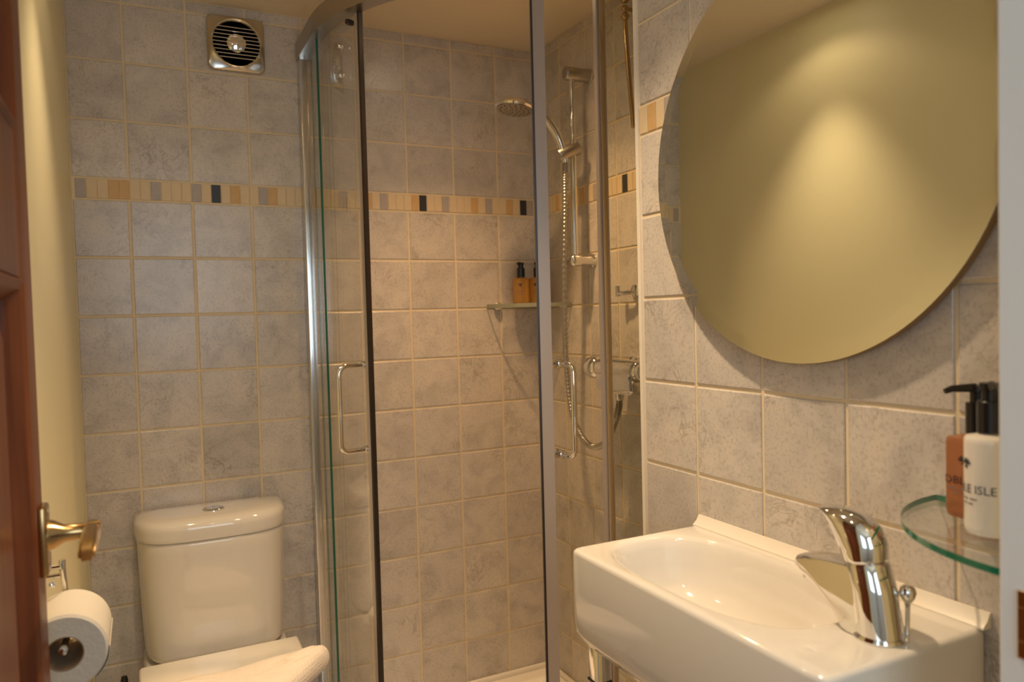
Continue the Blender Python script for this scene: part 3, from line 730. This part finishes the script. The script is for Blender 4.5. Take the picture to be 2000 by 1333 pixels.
# towel folded on the lid
def towel():
    z0 = FLOOR + 0.447
    tw = thing('folded_towel', 'folded white waffle bath mat lying across the toilet lid', 'towel', (0.36, -0.45, z0))
    base = [(0.185, -0.462), (0.30, -0.450), (0.42, -0.436), (0.498, -0.428), (0.518, -0.431), (0.526, -0.441), (0.524, -0.455), (0.512, -0.472), (0.46, -0.535), (0.40, -0.605), (0.35, -0.655), (0.28, -0.675), (0.20, -0.665), (0.150, -0.63), (0.148, -0.55), (0.160, -0.48)]
    cxp = sum(p[0] for p in base) / len(base); cyp = sum(p[1] for p in base) / len(base)
    fine = smooth_path([(x, y, 0) for x, y in base + base[:1]], 5)[:-1]
    for lay, (zz, th, grow) in enumerate([(z0 + 0.0004, 0.050, 1.0)]):
        rings = []
        for d, h in ((0.020, 0.0), (0.009, 0.05), (0.003, 0.18), (0.0, 0.40), (0.001, 0.60), (0.005, 0.80), (0.012, 0.93), (0.022, 1.0), (0.05, 1.02), (0.10, 1.03)):
            ring = []
            for i, p in enumerate(fine):
                v = Vector((p.x - cxp, p.y - cyp, 0)); L_ = v.length
                v = v * grow * max(0.05, (L_ - d) / L_)
                wob = 0.0012 * math.sin(i * 0.9 + lay * 2) if h > 0.6 else 0
                ring.append((cxp + v.x, cyp + v.y, zz + th * min(h, 1.0) + wob + (0.0 if h <= 1 else 0.0008)))
            rings.append(ring)
        link('towel_fold', loft(rings), TOWEL, tw, 60)
towel()

# toilet brush beside the toilet
tb = thing('toilet_brush', 'black ribbed handle of a toilet brush beside the toilet', 'toilet brush', (0.095, -0.12, FLOOR))
link('holder', lathe((0.095, -0.12, FLOOR), (0, 0, 1), [(0.0, 0.0), (0.042, 0.0), (0.045, 0.004), (0.040, 0.10), (0.036, 0.125), (0.030, 0.126), (0.028, 0.11), (0.0, 0.108)], 28), ACRYL, tb, 40)
pf = [(0.0, 0.10), (0.006, 0.10), (0.006, 0.33)]
for k in range(8): pf += [(0.0085, 0.332 + k * 0.006), (0.0085, 0.335 + k * 0.006), (0.0072, 0.336 + k * 0.006)]
pf += [(0.007, 0.384), (0.0, 0.387)]
link('brush_handle', lathe((0.095, -0.12, FLOOR), (0, 0, 1), pf, 18), BLACKP, tb, 40)

# ================================================================= TOILET ROLL + HOLDER
RC = Vector((0.0715, -1.17, -0.555)); RL = 0.098; RR = 0.0455
ro = thing('toilet_roll', 'white toilet paper roll on chrome holder by the brown door', 'toilet roll', (RC.x, RC.y + RL / 2, RC.z - RR))
n = 56
prof = [(0.0205, 0.0), (RR - 0.003, 0.0), (RR, 0.003), (RR, RL - 0.003), (RR - 0.003, RL), (0.0205, RL)]
bm = bmesh.new(); a_, b_, d_ = basis((0, 1, 0))
loft_bm(bm, [[RC + d_ * h + (a_ * math.cos(2 * pi * i / n) + b_ * math.sin(2 * pi * i / n)) * r for i in range(n)] for r, h in prof], False, False)
link('paper', fix(bm), PAPER, ro, 40)
bm = bmesh.new()
loft_bm(bm, [[RC + d_ * h + (a_ * math.cos(2 * pi * i / n) + b_ * math.sin(2 * pi * i / n)) * r for i in range(n)] for r, h in [(0.0205, 0.0005), (0.0205, RL - 0.0005), (0.0192, RL - 0.0005), (0.0192, 0.0005), (0.0205, 0.0005)]], False, False)
link('cardboard_core', fix(bm), CARD, ro, 40)
# loose sheet hanging at the outer side
bm = bmesh.new()
rows = []
for k in range(7):
    zz = RC.z - 0.006 * k; xx = RC.x + math.sqrt(RR ** 2 - (0.006 * k) ** 2) + 0.0005 + 0.00035 * k
    rows.append([(xx, RC.y + 0.002, zz), (xx, RC.y + RL - 0.002, zz), (xx + 0.0007, RC.y + RL - 0.002, zz), (xx + 0.0007, RC.y + 0.002, zz)])
loft_bm(bm, rows)
link('loose_sheet', fix(bm), PAPER, ro, 40)
ho = thing('roll_holder', 'chrome toilet roll holder on cream left wall', 'roll holder', (XL, -1.10, -0.48))
link('wall_plate', lathe((XL + 0.0005, -1.075, -0.480), (1, 0, 0), [(0.0, 0.0), (0.022, 0.0), (0.022, 0.006), (0.018, 0.009), (0.0, 0.009)], 28), CHROME, ho, 40)
for z in (-0.478, -0.489):
    link('post', tube([(XL + 0.006, -1.075, z), (0.062, -1.075, z)], 0.0032, 12), CHROME, ho, 40)
link('swing_arm', tube(smooth_path([(0.064, -1.066, -0.472), (0.064, -1.066, -0.49), (0.066, -1.062, -0.52), (0.0715, -1.060, -0.5445), (0.0715, -1.066, -0.5475), (0.0715, -1.09, -0.548), (0.0715, -1.178, -0.548)], 6), 0.0042, 12), CHROME, ho, 50)
link('arm_tip', lathe((0.0715, -1.172, -0.548), (0, -1, 0), [(0.0, 0.0), (0.006, 0.0), (0.0065, 0.004), (0.004, 0.009), (0.0, 0.010)], 16), CHROME, ho, 40)
link('screw', lathe((0.052, -1.078, -0.4985), (0.3, -1, 0), [(0.0, 0.0), (0.004, 0.0), (0.004, 0.004), (0.0, 0.006)], 12), CHROME, ho, 40)

# ================================================================= DOOR
DX0, DX1 = XL + 0.003, 0.0615
DY0, DY1 = YF + 0.010, -1.213           # hinge edge, free edge
DZ0, DZ1 = FLOOR + 0.008, 0.566
dd = thing('door_1', 'varnished red brown panelled wooden door opened against the left wall', 'door', (DX0, DY0, DZ0))
dd['kind'] = 'structure'
ST = 0.088
for y0, y1 in ((DY1 - ST, DY1), (DY0, DY0 + ST)):
    link('stile', box((DX0, y0, DZ0), (DX1, y1, DZ1), 0.002), WOOD, dd, 40)
zr = [(DZ0, DZ0 + 0.20), (-0.125, 0.02), (DZ1 - 0.10, DZ1)]
for z0, z1 in zr:
    link('rail', box((DX0, DY0 + ST, z0), (DX1, DY1 - ST, z1), 0.002), WOOD, dd, 40)
for z0, z1 in ((DZ0 + 0.20, -0.125), (0.02, DZ1 - 0.10)):
    ya, yb = DY0 + ST, DY1 - ST
    def rr(i, x): return [(x, ya + i, z0 + i), (x, yb - i, z0 + i), (x, yb - i, z1 - i), (x, ya + i, z1 - i)]
    link('panel_moulding', loft([rr(0, DX1 - 0.002), rr(0.004, DX1 + 0.004), rr(0.012, DX1 + 0.001), rr(0.022, DX1 - 0.012), rr(0.024, DX1 - 0.018)], False, False), WOOD, dd)
    link('panel', loft([rr(0.0, DX1 - 0.030), rr(0.0, DX1 - 0.018), rr(0.030, DX1 - 0.018), rr(0.060, DX1 - 0.008)], True, True), WOOD, dd)
dh = link('handle_plate', box((DX1 - 0.001, -1.258, -0.438), (DX1 + 0.0075, -1.222, -0.364), 0.003), BRASS, dd, 40)
hz, hy = -0.397, -1.240
link('handle_neck', lathe((DX1 + 0.006, hy, hz), (1, 0, 0), [(0.0, 0.0), (0.017, 0.0), (0.0155, 0.006), (0.0095, 0.016), (0.0085, 0.034), (0.010, 0.050), (0.0, 0.051)], 24), BRASS, dh, 50)
link('lever', prism([(hy + 0.011, hz - 0.0085), (hy + 0.011, hz + 0.0085), (hy - 0.05, hz + 0.0085), (hy - 0.098, hz + 0.006), (hy - 0.104, hz + 0.001), (hy - 0.100, hz - 0.006), (hy - 0.05, hz - 0.0085)], 0, 0.1025, 0.1175, 0.003), BRASS, dh, 40)
for z in (-0.430, -0.371):
    link('screw', lathe((DX1 + 0.0072, hy, z), (1, 0, 0), [(0.0, 0.0), (0.0035, 0.0), (0.0030, 0.0012), (0.0, 0.0016)], 12), CHROME, dh, 40)
# keep on the door lining
kp = thing('latch_keep', 'brass latch keep on the white door lining', 'latch keep', (0.803, -1.83, -0.44))
link('keep_plate', boxes([((0.8005, -1.852, -0.466), (0.8031, -1.812, -0.452)), ((0.8005, -1.852, -0.424), (0.8031, -1.812, -0.410)), ((0.8005, -1.852, -0.452), (0.8031, -1.843, -0.424)), ((0.8005, -1.823, -0.452), (0.8031, -1.812, -0.424))], 0.0006), BRASS, kp)
link('latch_recess', box((0.8015, -1.843, -0.452), (0.8028, -1.823, -0.424)), SEAL, kp)

# ================================================================= MIRROR
MY, MZ, MR = -1.417, 0.047, 0.2985
MX = 0.977
mi = thing('wall_mirror', 'large round wall mirror with thin rim above the washbasin', 'mirror', (MX, MY, MZ - MR))
link('mirror_glass', lathe((MX + 0.005, MY, MZ), (-1, 0, 0), [(0.0, 0.0), (MR, 0.0), (MR, 0.0045), (MR - 0.020, 0.005), (0.0, 0.005)], 128), MIRROR, mi, 1)
link('edge_band', lathe((MX + 0.0115, MY, MZ), (-1, 0, 0), [(MR - 0.05, 0.0), (MR + 0.0008, 0.0), (MR + 0.0008, 0.0088), (MR - 0.001, 0.0088), (MR - 0.001, 0.0062), (MR - 0.05, 0.0062)], 96), BROWNP, mi, 40)
link('mounting_board', lathe((XR - 0.0023, MY, MZ), (-1, 0, 0), [(0.0, 0.0), (0.20, 0.0), (0.20, 0.010), (0.0, 0.010)], 48), BROWNP, mi)

# ================================================================= WASHBASIN
BX0, BX1, BY0, BY1 = 0.743, XR - 0.0025, -1.670, -1.186
BT, BB = -0.534, -0.680
ba = thing('washbasin', 'small rectangular white ceramic washbasin on tiled right wall', 'washbasin', ((BX0 + BX1) / 2, (BY0 + BY1) / 2, BB))
cx, cy = (BX0 + BX1) / 2, (BY0 + BY1) / 2; ax, by = (BX1 - BX0) / 2, (BY1 - BY0) / 2
bcx, bcy, bax, bby = 0.862, -1.388, 0.098, 0.188
N = 144
def R_(d, z, n=26): return sell(cx, cy, ax - d, by - d, n, z, N)
def bowl(k, z, n=2.7, dy=0.0): return sell(bcx, bcy + dy, bax * k, bby * k, n, z, N)
rings = [R_(0.060, BB, 10), R_(0.022, BB, 14), R_(0.008, BB + 0.005, 18), R_(0.001, BB + 0.020, 24), R_(0.0, BB + 0.04), R_(0.0, BT - 0.007), R_(0.0012, BT - 0.003), R_(0.004, BT - 0.0006), R_(0.008, BT),
         bowl(1.03, BT, 3.0), bowl(1.0, BT - 0.0015), bowl(0.97, BT - 0.006), bowl(0.93, BT - 0.018, 2.6), bowl(0.88, BT - 0.040, 2.5), bowl(0.80, BT - 0.064, 2.4), bowl(0.66, BT - 0.083, 2.3), bowl(0.45, BT - 0.093, 2.2), bowl(0.22, BT - 0.097, 2.0), bowl(0.13, BT - 0.099, 2.0)]
link('basin_body', loft(rings), CERAM, ba, 60)
link('waste', lathe((bcx, bcy, BT - 0.0995), (0, 0, 1), [(0.0, 0.0), (0.024, 0.0), (0.024, 0.003), (0.020, 0.005), (0.018, 0.003), (0.0, 0.006)], 28), CHROME, ba, 40)
# sealing strip along the wall
tag(solo('sealing_strip', prism([(XR - 0.0026, BT - 0.0005), (XR - 0.0026, BT + 0.0165), (XR - 0.0055, BT + 0.0165), (XR - 0.010, BT + 0.008), (XR - 0.0175, BT + 0.002), (XR - 0.018, BT - 0.0003)], 1, BY0 - 0.002, BY1 - 0.002, 0.0), TRIMW, (XR - 0.01, (BY0 + BY1) / 2, BT), 30),
    'narrow white sealing strip between washbasin and wall tiles', 'sealing strip')
# chrome leg frame of the basin
lg = link('leg', box((0.763, -1.228, FLOOR + 0.01), (0.787, -1.202, BB + 0.006), 0.003), CHROME, ba, 40, 'square chrome leg')
link('leg_foot', box((0.759, -1.232, FLOOR), (0.791, -1.198, FLOOR + 0.012), 0.003), BLACKP, lg, 40)
link('leg_joint', box((0.7615, -1.2295, -0.738), (0.7885, -1.2005, -0.734), 0.0008), BLACKP, lg)

# tap: profile drawn in the Y-Z plane, spout pointing along +Y
TXc, TYc = 0.872, -1.628
tap = thing('basin_tap', 'curved chrome single lever mixer tap at near end of washbasin', 'tap', (TXc, TYc, BT))
link('base_ring', lathe((TXc, TYc, BT), (0, 0, 1), [(0.0, 0.0), (0.027, 0.0), (0.0275, 0.002), (0.026, 0.005), (0.0, 0.006)], 40), CHROME, tap, 40)
def oval(cy_, z, rx, ry, tilt=0.0, n=36):
    return [Vector((TXc + rx * math.cos(2 * pi * i / n), cy_ + ry * math.sin(2 * pi * i / n), z + tilt * ry * math.sin(2 * pi * i / n))) for i in range(n)]
rings = [oval(TYc + 0.000, BT + 0.004, 0.0245, 0.0245), oval(TYc + 0.001, BT + 0.015, 0.0243, 0.0245), oval(TYc + 0.006, BT + 0.05, 0.0235, 0.024), oval(TYc + 0.0145, BT + 0.078, 0.0228, 0.0235, -0.12), oval(TYc + 0.0155, BT + 0.081, 0.0205, 0.0215, -0.12)]
link('tap_body', loft(rings), CHROME, tap, 50)
# spout: swept section, bottom swoops down to the base
top = [(-1.600, -0.459), (-1.580, -0.4605), (-1.560, -0.463), (-1.540, -0.4655), (-1.528, -0.4685)]
bot = [(-1.5245, -0.4745), (-1.525, -0.4825), (-1.531, -0.487), (-1.543, -0.4905), (-1.555, -0.4965), (-1.568, -0.505), (-1.582, -0.517), (-1.594, -0.530), (-1.603, BT + 0.0015)]
poly = top + bot + [(-1.620, BT + 0.0015), (-1.618, -0.50), (-1.612, -0.459)]
bm = bmesh.new()
# rounded extrusion: wide in the middle, narrower skins at both sides
nx = 10; prof_rings = []
cyy = sum(p[0] for p in poly) / len(poly); czz = sum(p[1] for p in poly) / len(poly)
for k in range(nx + 1):
    s = -1 + 2 * k / nx
    sh_ = 1 - 0.22 * abs(s) ** 6
    wx_ = []
    for (y, z) in poly:
        f = min(1.0, max(0.0, (y + 1.612) / 0.10))
        half = 0.0215 - 0.0045 * f
        yy = y - 0.006 * abs(s) ** 4 * f; zz = z + (-0.004 if z > -0.475 else 0.004 if f > 0.25 else 0.0) * abs(s) ** 5
        wx_.append((TXc + half * math.sin(s * pi / 2) ** 1 * 1.0, yy, zz))
    prof_rings.append(wx_)
loft_bm(bm, prof_rings)
link('spout', fix(bm), CHROME, tap, 50)
link('aerator', lathe((TXc, -1.5385, -0.4895), (0, 0.12, -1), [(0.0, 0.0), (0.0115, -0.002), (0.0115, 0.006), (0.009, 0.008), (0.0, 0.008)], 24), CHROME, tap, 40)
# lever cap: loft of ovals along a curve bending over towards the spout
def cap_ring(cy_, cz_, rx, rl, ang, n=32, flat=1.0):
    dy, dz = math.cos(ang), math.sin(ang)      # in-plane long direction
    return [Vector((TXc + rx * math.cos(2 * pi * i / n), cy_ + dy * rl * math.sin(2 * pi * i / n), cz_ + dz * rl * math.sin(2 * pi * i / n))) for i in range(n)]
rings = []
for (yb_, zb_), (yf_, zf_), rx_w in (((-1.6350, -0.4500), (-1.5885, -0.4560), 0.0230), ((-1.6365, -0.4470), (-1.5870, -0.4530), 0.0238), ((-1.6340, -0.4300), (-1.5830, -0.4450), 0.0240), ((-1.6270, -0.4160), (-1.5770, -0.4340), 0.0236),
        ((-1.6190, -0.4095), (-1.5740, -0.4285), 0.0230), ((-1.6090, -0.4045), (-1.5710, -0.4230), 0.0220), ((-1.5920, -0.4012), (-1.5660, -0.4155), 0.0198), ((-1.5750, -0.4016), (-1.5610, -0.4105), 0.0168), ((-1.5640, -0.4032), (-1.5580, -0.4080), 0.0140), ((-1.5570, -0.4048), (-1.5555, -0.4066), 0.0105)):
    rings.append(cap_ring((yb_ + yf_) / 2, (zb_ + zf_) / 2, rx_w, math.hypot(yf_ - yb_, zf_ - zb_) / 2, math.atan2(zf_ - zb_, yf_ - yb_)))
link('lever', loft(rings), CHROME, tap, 50)
pr0 = Vector((TXc + 0.020, -1.6465, BT))
link('popup_rod', tube([pr0, pr0 + Vector((0, -0.001, 0.046))], 0.0026, 12), CHROME, tap, 40)
link('popup_knob', lathe(pr0 + Vector((0, -0.001, 0.036)), (0, 0, 1), [(0.0, 0.0), (0.003, 0.0), (0.0045, 0.006), (0.0078, 0.010), (0.0088, 0.0155), (0.0075, 0.0205), (0.004, 0.0235), (0.0, 0.0242)], 22), CHROME, tap, True)

# ================================================================= GLASS CORNER SHELF BY THE DOOR + BOTTLES
GZ = -0.398
gs = thing('corner_shelf', 'quarter round clear glass shelf with green edge beside the doorway', 'shelf', (XR - 0.06, YF + 0.06, GZ))
link('glass_plate', quarter(XR - 0.004, YF + 0.001, 0.190, -1, 1, GZ - 0.0065, GZ), [GLASS, GLASSE2], gs)
link('clamp', lathe((XR - 0.0028, -1.66, GZ - 0.004), (-1, 0, 0), [(0.0, 0.0), (0.010, 0.0), (0.011, 0.004), (0.011, 0.014), (0.008, 0.018), (0.0, 0.019)], 20), CHROME, gs, 40)
link('clamp', lathe((0.875, YF + 0.0008, GZ - 0.004), (0, 1, 0), [(0.0, 0.0), (0.010, 0.0), (0.011, 0.004), (0.011, 0.014), (0.008, 0.018), (0.0, 0.019)], 20), CHROME, gs, 40)
bottle('pump_bottle', 'square rose amber pump bottle on the clear glass shelf', 0.945, -1.692, GZ + 0.0004, 0.024, 0.024, 7.0, 0.084, ROSE, d2r(155), d2r(178), pump_h=0.05, spout=0.036, printing='name')
bottle('pump_bottle', 'round white lotion bottle lettered ISLE on the clear glass shelf', 0.900, -1.732, GZ + 0.0004, 0.0235, 0.0235, 2.0, 0.094, LOTION, d2r(215), d2r(150), pump_h=0.048, printing='name')
